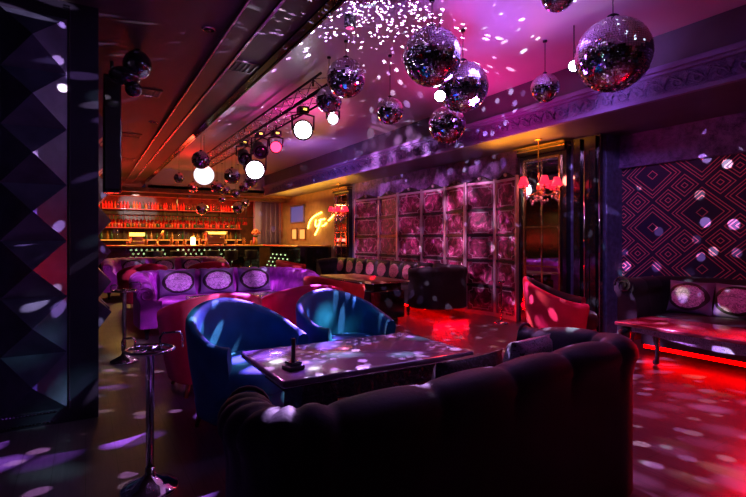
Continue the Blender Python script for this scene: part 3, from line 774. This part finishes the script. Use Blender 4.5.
# things on the counter
def on_counter(px): p = onY(px, 244, 15.3); return p.x
t = thing('espresso_machine', 'golden espresso machine on the right part of the bar counter', 'coffee machine', (on_counter(216), 15.3, CH))
MB().box(-.3,.3,-.18,.18,.04,.1,bev=.01).box(-.28,.28,.0,.18,.1,.34,bev=.02).box(-.32,.32,-.18,.18,.30,.42,bev=.02).build('body', M['brass'], t)
for x in (-.15, .1): MB().lathe([(.035,.24),(.035,.3)], (x,-.1,0), 10).tube([(x,-.1,.25),(x,-.26,.24)], .012, 6).build('portafilter', M['chrome'], t)
MB().box(-.26,.26,-.185,-.181,.33,.39).build('display', M['ylw'], t)
for x in (-.25,.25): MB().box(x-.03,x+.03,-.12,.12,0,.04).build('foot', M['black'], t)
t = thing('cash_register', 'golden cash register at the left end of the bar counter', 'cash register', (on_counter(137), 15.3, CH))
MB().box(-.18,.18,-.15,.15,0,.12,bev=.01).build('drawer', M['brass'], t)
MB().box(-.15,.15,-.05,.1,.12,.26,bev=.01).build('body', M['brass'], t)
MB().box(-.2,.2,-.06,-.03,.26,.36,bev=.01).build('screen', M['ylw'], t)
t = thing('angled_tap', 'slanted brass beer tap on the bar counter left of the espresso machine', 'tap', (on_counter(157), 15.3, CH))
MB().lathe([(.06,0),(.06,.02),(.03,.05),(.03,.12)], n=12).build('base', M['brass'], t)
MB().tube([(0,0,.1),(.1,0,.28),(.17,0,.42)], [.02,.022,.03], 8).build('handle', M['brass'], t)
t = thing('table_lamp', 'small glowing amber jar lamp on the middle of the bar counter', 'lamp', (on_counter(193), 15.3, CH))
MB().lathe([(.06,0),(.07,.02),(.07,.2),(.05,.24)], n=14).build('jar', M['bulb'], t); MB().lathe([(.05,.24),(.05,.27),(.01,.29)], n=12).build('lid', M['brass'], t)
t = thing('flower_vase', 'vase of orange flowers at the right end of the bar counter', 'flower vase', (on_counter(264)-.28, 15.3, CH))
MB().lathe([(.05,0),(.07,.05),(.06,.15),(.04,.2),(.055,.24)], n=14).build('vase', M['brass'], t)
b = MB()
for k in range(16):
    a = k*2.4; r_ = .03+.1*(k/16); b.sphere((r_*math.cos(a), r_*math.sin(a), .34+.1*(1-k/16)+.02*(k%3)), .045, 7, 5)
b.build('flowers', M['flower'], t)
b = MB()
for k in range(9):
    a = k*.7; b.tube([(0,0,.2),(.06*math.cos(a),.06*math.sin(a),.28),(.14*math.cos(a),.14*math.sin(a),.30)], [.004,.02,.003], 5)
b.build('leaves', M['leaf'], t)
jg = None
for i, px in enumerate((128, 146, 171, 177, 184, 200, 206, 236, 243, 251)):
    b = MB().lathe([(.04,0),(.045,.01),(.04,.1),(.03,.15),(.032,.17)], n=10)
    if jg is None: jg = b.build('jar', M['glass_amber']); o = jg
    else: o = jg.copy(); C.objects.link(o)
    o.location = (on_counter(px), 15.2+.06*(i%2), CH); o.scale = (1.1,1.1,.8+.25*(i%3)); tag(o, 'small amber jar standing among the clutter on the bar counter', 'jar', 'jars on the bar counter')
# lattice partition right of the bar
t = thing('window_lattice', 'tall violet-lit lattice partition between the bar and the brown wall', 'partition', (5.6, 16.3, 0))
b = MB()
for k in range(5): b.box(-.35+k*.17, -.32+k*.17, 0, .04, 1.0, 2.7)
b.box(-.37,.39,0,.04,2.62,2.7); b.box(-.37,.39,0,.04,1.6,1.63); b.box(-.37,.39,0,.04,0,1.0)
b.build('lattice', M['mould'], t)

# ------------------------------------------------------------------ CEILING KIT
def ball_tiles(r, rows, tilt, seed):
    q = random.Random(seed); b = MB()
    for i in range(rows):
        t0 = PI*i/rows; t1 = PI*(i+1)/rows; tm = (t0+t1)/2
        cols = max(3, int(2*rows*math.sin(tm)+.5)); g = .06
        for j in range(cols):
            p0 = 2*PI*(j+g)/cols; p1 = 2*PI*(j+1-g)/cols; a0 = t0+(t1-t0)*g; a1 = t1-(t1-t0)*g
            def sp(th, ph): return Vector((math.sin(th)*math.cos(ph), math.sin(th)*math.sin(ph), math.cos(th)))*r
            vs = [sp(a0,p0), sp(a1,p0), sp(a1,p1), sp(a0,p1)]; c = sum(vs, Vector())/4
            Rt = Matrix.Rotation(q.uniform(-tilt, tilt), 3, 'X') @ Matrix.Rotation(q.uniform(-tilt, tilt), 3, 'Y') @ Matrix.Rotation(q.uniform(-tilt, tilt), 3, 'Z')
            b.add([c+Rt@(v-c) for v in vs], [[0,1,2,3]], False)
    return b
def mirror_ball(label, px, py, rpx, d, rows=30, ceil=None, group='mirror balls under the recessed ceiling'):
    p = atd(px, py, d); r = rpx*d/480; ceil = ceil or (RZ if SX < p.x < BX else CZ)
    if p.y > YB: ceil = 2.82
    t = thing('mirror_ball', label, 'mirror ball', p, rnd.uniform(0, 6), group)
    ball_tiles(r, rows, R(3.5), int(px*7)).build('mirror_tiles', M['tile'], t, fix=False)
    MB().sphere((0,0,0), r*.985, 32, 18).build('core', M['core'], t)
    MB().lathe([(r*.16, r*.97), (r*.16, r*1.08), (r*.06, r*1.14)], n=14).build('cap', M['black'], t)
    MB().tube([(0,0,r*1.1),(0,0,ceil-p.z-.03)], .004, 6).build('cable', M['black'], t)
    MB().lathe([(.022, ceil-p.z-.02), (.022, ceil-p.z-.001)], n=12).build('motor', M['black'], t)
    return p, r
B = {}
for key, lab, px, py, rp, d, rows in (
  ('a', 'large dark mirror ball at the top centre, left of the pair that overlaps', 432, 57, 29, 4.15, 40),
  ('b', 'large mirror ball overlapping to the right of and behind the top centre ball', 463, 87, 25, 4.75, 36),
  ('c', 'medium mirror ball hanging lowest, under the overlapping pair', 447, 125, 18.5, 5.2, 28),
  ('d', 'small mirror ball hanging alone left of the overlapping pair', 390, 111, 13.5, 5.4, 24),
  ('e', 'medium mirror ball above the truss lamps', 346, 78, 19.5, 5.0, 30),
  ('f', 'small mirror ball just below and left of the one above the truss lamps', 329, 100, 13, 5.45, 24),
  ('g', 'largest mirror ball at the upper right with a white glint on its left side', 613, 55, 36, 4.0, 46),
  ('h', 'small mirror ball left of the largest mirror ball', 545, 88, 14, 5.0, 24),
  ('i', 'mirror ball cut off by the top edge of the photo', 558, -6, 17, 3.6, 24)):
    B[key] = mirror_ball(lab, px, py, rp, d, rows)
far = [(201,160,9,8.5),(179,178,5,11),(193,187,5,12),(217,187,6,11.5),(225,190,5.5,12),(232,176,8,10.5),(244,187,5,11),(251,181,6,10.2),(236,194,4,11.6),(222,199,3.5,13),(202,209,6,13.6),(238,208,6,13.2),(245,203,4.5,14)]
fl = ['mirror ball right above the glowing white globe', 'leftmost small mirror ball in the far cluster', 'small mirror ball just right of the leftmost one in the far cluster', 'small mirror ball below the glowing white globe', 'small ball touching the one below the glowing white globe', 'largest mirror ball of the far cluster, left of the truss lamps', 'small ball between the far cluster and the big white lamp', 'small mirror ball right below the big white lamp', 'tiny mirror ball low in the middle of the far cluster', 'tiny golden ball low in the far cluster', 'gold-reflecting ball hanging over the bar, left of two', 'gold-reflecting ball hanging over the bar, right of two', 'smaller ball up against the right gold-reflecting ball']
for (px, py, rp, d), lab in zip(far, fl): mirror_ball(lab, px, py, rp, d, 14, group='small mirror balls near the bar')

# truss
TX = 2.52
t = thing('lighting_truss', 'black lattice truss carrying the stage lamps under the red ceiling', 'truss', (TX, 5.2, 3.08))
b = MB()
for (x, z) in ((-.12,0),(.12,0),(-.12,.2),(.12,.2)): b.tube([(x,0,z),(x,7.2,z)], .016, 6)
b.build('chord', M['black'], t)
b = MB(); n = 30
for k in range(n):
    y0, y1 = 7.2*k/n, 7.2*(k+1)/n; s_ = 1 if k%2 else -1
    b.tube([(-.12*s_,y0,0),(.12*s_,y1,0)], .007, 5); b.tube([(-.12,y0,.1+.1*s_),(-.12,y1,.1-.1*s_)], .007, 5); b.tube([(.12,y0,.1+.1*s_),(.12,y1,.1-.1*s_)], .007, 5); b.tube([(-.12*s_,y0,.2),(.12*s_,y1,.2)], .007, 5)
b.build('lattice_braces', M['chrome'], t)
for y in (.5, 3.6, 6.7): MB().tube([(0,y,.2),(0,y,RZ-3.08)], .015, 6).build('hanger', M['black'], t)

LAMPS = []
def head(label, px, py, d, rad, lens, aim=None, name='stage_lamp', cat='stage lamp', yoke=True):
    p = onX(px, py, TX); top = 3.09
    t = thing(name, label, cat, p); t['group'] = 'stage lamps on the truss'
    tgt = Vector((0,0,1.3)) if aim is None else Vector(aim)
    dr = (tgt-p).normalized(); q = dr.to_track_quat('Z', 'Y').to_matrix()
    MB().lathe([(rad*.7,-rad*2.4),(rad*.95,-rad*2.2),(rad*1.0,-rad*.4),(rad*1.15,-.02),(rad*1.15,.0),(rad*1.0,.0),(rad*.98,-.012)], n=22, M=q).build('housing', M['black'], t)
    MB().lathe([(rad*.96,-.012),(rad*.6,.004),(.001,.01)], n=22, M=q).build('lens', lens, t)
    side = q@Vector((1,0,0)); c0 = q@Vector((0,0,-rad*1.2))
    b = MB(); h = top-p.z
    b.tube([c0+side*rad*1.2, c0+side*rad*1.25+Vector((0,0,rad*1.6)), c0+Vector((0,0,rad*1.9)), c0-side*rad*1.25+Vector((0,0,rad*1.6)), c0-side*rad*1.2], .014, 6)
    b.tube([c0+Vector((0,0,rad*1.9)), Vector((c0.x, c0.y, h))], .016, 6)
    b.build('yoke', M['black'], t)
    MB().box(c0.x-.07, c0.x+.07, c0.y-.07, c0.y+.07, rad*1.9+c0.z, rad*1.9+c0.z+.09, bev=.01).build('head_base', M['black'], t)
    MB().box(c0.x-.025, c0.x+.025, c0.y-.078, c0.y-.071, rad*1.9+c0.z+.03, rad*1.9+c0.z+.055).build('display', M['ylw'], t)
    return p, dr
lw = head('stage lamp blazing white, nearest bright lamp on the truss', 303, 130, 6.3, .12, M['led_white'])
lr = head('stage lamp glowing red on the truss', 276, 147, 7.3, .085, M['lamp_red'])
l3 = head('large round white stage lamp at the far end of the truss', 255, 170, 9.4, .155, M['led_white'])
head('unlit black moving head lamp just left of the red stage lamp', 261, 152, 7.9, .11, M['gloss'], (2, 3, 0))
head('unlit black moving head lamp above the large round white lamp', 245, 159, 8.5, .11, M['gloss'], (2, 4, 0))
head('compact black floodlight with a white spark under the small mirror ball', 333, 119, 5.7, .06, M['led_white'])
p = atd(204, 175, 9.4); t = thing('glowing_globe', 'brightly lit ball shown as a glowing white globe hanging at the left of the far ball cluster', 'lamp', p)
MB().sphere((0,0,0), .19, 24, 14).build('globe', emis('white_globe', (.95,.85,1), 1.5), t); MB().tube([(0,0,.18),(0,0,RZ-p.z)], .006, 6).build('cable', M['black'], t)  # lit ball; its white blaze is put into the emission
def pinspot(label, px, py, d, r=.035):
    p = atd(px, py, d); t = thing('pin_spot', label, 'stage lamp', p)
    q = (Vector((0,0,1.3))-p).normalized().to_track_quat('Z', 'Y').to_matrix()
    MB().lathe([(r*.8,-.12),(r*1.1,-.1),(r*1.2,0),(r,0),(r*.95,-.01)], n=16, M=q).build('housing', M['black'], t)
    MB().lathe([(r*.95,-.01),(.001,.012)], n=16, M=q).build('lens', M['led_pin'], t)
    c0 = q@Vector((0,0,-.06)); MB().tube([c0, Vector((c0.x, c0.y, RZ-p.z))], .006, 6).build('stem', M['black'], t)
    return p
p1 = pinspot('tiny piercing white lamp between the two overlapping mirror balls', 440, 96, 4.45, .05)
p2 = pinspot('tiny added lamp standing for the white glint at the left edge of the largest mirror ball', 574, 66, 4.6, .05)  # lamp added where the ball's tiles throw back a white glint
# small ceiling sensor and black pods
p = atd(350, 25, 4.6); p.z = RZ
t = thing('ceiling_spot', 'small black ceiling spot with a pink lens at the top centre', 'ceiling spot', (p.x*.97, p.y*.97, RZ))
MB().lathe([(.05,-.11),(.055,-.1),(.055,0)], n=16).build('can', M['black'], t); MB().lathe([(.001,-.125),(.04,-.112)], n=14).build('lens', emis('pink_lens', (1,.1,.4), 1.2), t)
t = thing('hanging_speaker', 'tall narrow black speaker hanging beside the left pier', 'speaker', (.22, 5.2, 1.75))
MB().box(-.075,.075,-.1,.1,0,1.1,bev=.012).build('cabinet', M['gloss'], t); MB().box(-.06,.06,-.106,-.101,.03,1.07).build('grille', M['black'], t)
MB().tube([(0,0,1.09),(0,0,CZ-1.75)], .015, 6).build('bracket', M['black'], t)
t = thing('cluster_lamp', 'cluster of glossy black rounded lamp pods at the ceiling beside the left pier', 'lamp', (.40, 4.75, 2.86))
MB().sphere((0,0,0), .12, 24, 14, sc=(1,1.15,1.05)).build('pod', M['gloss'], t)
MB().sphere((-.10,-.02,-.12), .10, 24, 14, sc=(1.3,1,.8)).build('pod', M['gloss'], t)
MB().sphere((-.03,.0,-.22), .07, 24, 14).build('pod', M['gloss'], t)
MB().tube([(0,0,.1),(0,0,CZ-2.861)], .02, 8).build('stem', M['black'], t)
# ceiling vents, downlights
def vent(label, x, y, w=.3, l=.2):
    t = thing('ceiling_vent', label, 'vent', (x, y, CZ)); t['group'] = 'vents in the dark left ceiling'
    b = MB(); b.box(-w/2,w/2,-l/2,-l/2+.02,-.012,0); b.box(-w/2,w/2,l/2-.02,l/2,-.012,0); b.box(-w/2,-w/2+.02,-l/2,l/2,-.012,0); b.box(w/2-.02,w/2,-l/2,l/2,-.012,0); b.build('frame', material('vent_frame', (.12,.09,.09), .4), t)
    b = MB()
    for k in range(5): b.box(-w/2+.04+k*w/6.5, -w/2+.06+k*w/6.5, -l/2+.02, l/2-.02, -.01, 0)
    b.build('slats', M['black'], t)
for lab, px, py in (('vent right of the ceiling slot, nearest the camera', 240, 66), ('vent near the black lamp pods', 147, 92), ('vent in the left ceiling, second row down', 131, 135), ('farthest vent in the dark left ceiling', 127, 159)):
    d = (CZ-1.3)*480/(240-py); p = atd(px, py, d); vent(lab, p.x, p.y, .3, .3)
for lab, px, py in (('round chrome downlight left of the ceiling slot, nearest the camera', 209, 29), ('round downlight in the left ceiling between two vents', 153, 122), ('small far downlight in the left ceiling', 140, 165)):
    d = (CZ-1.3)*480/(240-py); p = atd(px, py, d)
    t = thing('downlight', lab, 'downlight', (p.x, p.y, CZ)); t['group'] = 'downlights in the left ceiling'
    MB().lathe([(.045,-.012),(.06,-.006),(.062,0)], n=18).build('rim', M['chrome'], t); MB().lathe([(.001,-.013),(.044,-.0125)], n=16).build('lens', M['gloss'], t)

# ------------------------------------------------------------------ LIGHTS
def light(kind, name, loc, energy, col, size=.1, aim=None, **kw):
    l = bpy.data.lights.new(name, kind); l.energy = energy; l.color = col
    if kind == 'AREA':
        l.shape = 'RECTANGLE'; l.size = size[0]; l.size_y = size[1]
    else: l.shadow_soft_size = size
    for k, v in kw.items(): setattr(l, k, v)
    o = bpy.data.objects.new(name, l); C.objects.link(o); o.location = loc
    if aim is not None: o.rotation_euler = (Vector(aim)-Vector(loc)).to_track_quat('-Z', 'Y').to_euler()
    return o
def gobo(o, scale, thr, soft=.06, rand=.8, flat=False, colmix=None, cluster=None, seed=0):
    l = o.data; l.use_nodes = True; t = NT(l.node_tree); e = [n for n in t.n if n.type == 'EMISSION'][0]
    co = t.coord('Normal')
    if flat:
        x, y, z = t.sep(co); c = t.new('ShaderNodeCombineXYZ'); z = t.m('ABSOLUTE', z)
        t.l.new(t.m('DIVIDE', x, z), c.inputs[0]); t.l.new(t.m('DIVIDE', y, z), c.inputs[1]); c.inputs[2].default_value = 0; co = c.outputs[0]
    def vor(s_, r_):
        v = t.new('ShaderNodeTexVoronoi'); v.voronoi_dimensions = '2D' if flat else '3D'
        mp = t.new('ShaderNodeMapping'); t.l.new(co, mp.inputs[0]); mp.inputs['Location'].default_value = (seed*.37, seed*.53, 0); mp.inputs['Rotation'].default_value = (seed*.3 if not flat else 0, 0, seed*.7)
        t.l.new(mp.outputs[0], v.inputs['Vector']); v.inputs['Scale'].default_value = s_; v.inputs['Randomness'].default_value = r_; return v
    v = vor(scale, rand)
    mr = t.new('ShaderNodeMapRange'); t.l.new(v.outputs['Distance'], mr.inputs[0]); mr.inputs[1].default_value = thr-soft; mr.inputs[2].default_value = thr+soft; mr.inputs[3].default_value = 1; mr.inputs[4].default_value = 0
    f = mr.outputs[0]
    if cluster:
        w = vor(*cluster[:2]); f = t.m('MULTIPLY', f, t.m('LESS_THAN', w.outputs['Distance'], cluster[2]))
    else:
        x, y, z = t.sep(v.outputs['Color']); f = t.m('MULTIPLY', f, t.m('MULTIPLY_ADD', x, .9, .1))
    t.l.new(f, e.inputs['Strength'])
    if colmix:
        x, y, z = t.sep(v.outputs['Color']); t.l.new(t.mix(t.m('GREATER_THAN', y, .6), colmix[0], colmix[1]), e.inputs['Color'])
    return o

PUR = (.45,.16,1); MAG = (1,.08,.5); WHT = (.8,.75,1); RED = (1,.02,.03)
# ceiling washes from the truss
light('SPOT', 'purple_wash', (3.4, 3.4, 2.4), 60, (.5,.16,1), .15, (2.9, 3.2, 3.38), spot_size=R(165), spot_blend=1)
light('SPOT', 'magenta_wash', (4.2, 4.8, 2.4), 60, (1,.03,.35), .15, (4.4, 4.4, 3.38), spot_size=R(165), spot_blend=1)
light('SPOT', 'magenta_wash', (3.0, 6.8, 2.5), 60, (1,.04,.4), .1, (2.6, 7.4, 3.38), spot_size=R(165), spot_blend=1)
light('SPOT', 'violet_wash', (3.6, 9.4, 2.5), 45, (.5,.2,1), .1, (4.4, 9.8, 3.1), spot_size=R(150), spot_blend=1)
light('SPOT', 'red_far_wash', (2.4, 12.0, 2.6), 42, (1,.02,.02), .1, (2.2, 12.2, 3.38), spot_size=R(165), spot_blend=1)
# mirror ball scatter
pa, ra = B['a']; pg, rg = B['g']; pe, re_ = B['e']
o = light('POINT', 'ball_scatter', (pa.x-.42, pa.y+.25, 2.72), 2600, (.9,.8,1), .004); gobo(o, 19, .25, .03, colmix=((.75,.5,1), (1,.9,1)), seed=13)
o = light('POINT', 'ball_scatter', (pg.x-.40, pg.y-.05, pg.z-.15), 1100, (.9,.85,1), .004); gobo(o, 9, .15, .03, colmix=((.6,1,.9), (1,.95,1)), seed=2)
o = light('POINT', 'ball_scatter', (2.9, 8.6, 2.45), 700, (.8,.7,1), .004); gobo(o, 12, .15, .03, seed=3)
# beams onto furniture and floor
o = light('SPOT', 'floor_gobo', (3.1, 5.1, 2.7), 15000, (.34,.14,1), .006, (-.4, 3.15, 0), spot_size=R(44), spot_blend=.4); gobo(o, 15, .30, .10, flat=True, rand=.7, seed=4)
o = light('SPOT', 'floor_gobo', (2.6, 4.4, 2.9), 2800, (.8,.3,.9), .01, (4.3, 1.8, 0), spot_size=R(64), spot_blend=.4); gobo(o, 13, .27, .12, flat=True, rand=.8, seed=5)
o = light('SPOT', 'table_gobo', (1.9, 3.9, 2.9), 1100, (.7,.5,1), .002, (1.6, 2.45, .65), spot_size=R(30), spot_blend=.3); gobo(o, 42, .27, .05, flat=True, rand=.1, cluster=(8, .5, .34), seed=6)
o = light('SPOT', 'floor_gobo', (3.0, 5.6, 2.8), 2600, (1,.8,.6), .006, (4.5, 2.6, 0), spot_size=R(54), spot_blend=.4); gobo(o, 9, .13, .04, flat=True, rand=.9, seed=12)
light('SPOT', 'table_pink', (.5, 5.0, 2.8), 170, (1,.22,.75), .08, (1.0, 2.35, .65), spot_size=R(20), spot_blend=.9)
o = light('SPOT', 'cyan_beam', (3.2, 1.6, 3.1), 2300, (.4,.95,1), .02, (1.5, 3.5, .6), spot_size=R(44), spot_blend=.4); gobo(o, 9, .2, .11, flat=True, rand=.9, seed=7)
light('SPOT', 'blue_beam', (2.2, 1.0, 3.1), 30, (.2,.4,1), .1, (1.6, 3.4, .6), spot_size=R(38), spot_blend=.8)
o = light('SPOT', 'purple_beam', (2.2, 3.6, 3.15), 1500, (.85,.25,1), .03, (1.8, 7.8, .6), spot_size=R(44), spot_blend=.6); gobo(o, 9, .42, .22, flat=True, rand=.9, seed=8)
light('SPOT', 'purple_fill', (1.4, 4.9, 3.1), 520, (.8,.2,1), .06, (1.6, 7.8, .5), spot_size=R(54), spot_blend=.6)
light('SPOT', 'red_beam', (.6, 2.4, 2.9), 60, (1,.12,.5), .06, (1.0, 4.4, .6), spot_size=R(34), spot_blend=.8)
light('SPOT', 'wall_beam', (3.4, 2.6, 3.0), 140, (.65,.3,1), .08, (6.5, 2.9, 1.9), spot_size=R(80), spot_blend=.8)
light('SPOT', 'screen_beam', (3.4, 7.8, 2.9), 60, (1,.2,.6), .08, (6.0, 8.0, 1.5), spot_size=R(105), spot_blend=.8)
o = light('SPOT', 'screen_gobo', (2.6, 6.6, 2.9), 1500, (1,.45,.85), .03, (6.0, 8.0, 1.4), spot_size=R(80), spot_blend=.6); gobo(o, 7, .30, .22, flat=True, rand=1, seed=9)
light('SPOT', 'room_wash', (3.3, 3.0, 3.2), 45, (.35,.2,1), .3, (2.6, 3.0, 0), spot_size=R(150), spot_blend=1)
light('SPOT', 'room_wash', (2.6, 1.6, 2.95), 70, (.4,.34,1), .2, (-.9, 4.1, 1.3), spot_size=R(70), spot_blend=1)
light('SPOT', 'red_floor', (4.6, 4.6, 2.7), 200, (1,.02,.03), .15, (4.0, 3.4, 0), spot_size=R(110), spot_blend=1)
light('SPOT', 'red_floor', (4.0, 1.6, 2.7), 120, (1,.01,.10), .15, (4.8, 1.2, 0), spot_size=R(100), spot_blend=1)
light('SPOT', 'armchair_beam', (2.6, 2.4, 3.1), 60, (1,.2,.2), .05, (4.7, 3.7, .5), spot_size=R(26), spot_blend=.6)
light('AREA', 'sofa_led', (5.32, 1.75, .13), 60, (1,.0,.01), (.05, 2.6), (5.12, 1.75, 0))
light('AREA', 'banquette_led', (5.1, 6.03, .13), 6, (1,.0,.01), (.7, .05), (5.1, 5.8, 0))
light('AREA', 'banquette_led', (4.75, 7.4, .13), 6, (1,.0,.01), (.05, 1.6), (4.5, 7.4, 0))
# amber coves above the cabinets and the far wall
light('AREA', 'cove', (5.45, 5.0, 2.62), 12, (1,.3,.01), (.4, 1.2), (5.45, 5.0, 3))
light('AREA', 'cove', (5.5, 12.6, 2.5), 34, (1,.42,.03), (.5, 5.0), (5.5, 12.6, 3))
light('SPOT', 'amber_wall', (5.0, 13.6, 2.6), 60, (1,.5,.1), .1, (6, 13.6, 1.2), spot_size=R(120), spot_blend=1)
light('AREA', 'bar_lamp', (2.8, 15.4, 2.55), 170, (1,.55,.13), (4.5, .2), (2.8, 15.5, 0))
light('AREA', 'bar_red', (2.6, 17.2, 2.78), 45, (1,.04,.02), (5, .2), (2.6, 17.6, 1.5))
light('AREA', 'bar_red', (2.6, 16.6, 1.3), 80, (1,.03,.02), (5, .2), (2.6, 16.0, 2.2))
light('SPOT', 'bar_white', (1.2, 15.0, 2.5), 260, (.8,.85,1), .03, (1.5, 17.7, 2.4), spot_size=R(26), spot_blend=.5)
light('POINT', 'chandelier_glow', (5.62, 4.72, 2.2), 14, (1,.2,.15), .08)
light('POINT', 'chandelier_glow', (5.7, 11.2, 2.15), 10, (1,.25,.15), .08)
light('SPOT', 'amber_pier_fill', (1.3, 5.9, 2.4), 30, (1,.45,.03), .1, (.2, 7.15, 1.85), spot_size=R(20), spot_blend=.6)  # added spot that yellows the far pier; it has no fixture

w = bpy.data.worlds.new('World'); bpy.context.scene.world = w; w.use_nodes = True
w.node_tree.nodes['Background'].inputs[0].default_value = (.02,.01,.03,1); w.node_tree.nodes['Background'].inputs[1].default_value = .5

# ------------------------------------------------------------------ CAMERA
cd = bpy.data.cameras.new('camera'); cam = bpy.data.objects.new('camera', cd); C.objects.link(cam)
cam.location = (0, 0, CAMZ); cam.rotation_euler = (R(90), 0, -math.atan2(S, K))
cd.sensor_width = 36; cd.lens = 480/746*36; cd.shift_y = (240-248.5)/746*1.0; cd.clip_start = .05
bpy.context.scene.camera = cam
vs = bpy.context.scene.view_settings
vs.view_transform = 'Standard'; vs.look = 'None'; vs.exposure = 0; vs.gamma = 1; vs.use_curve_mapping = False
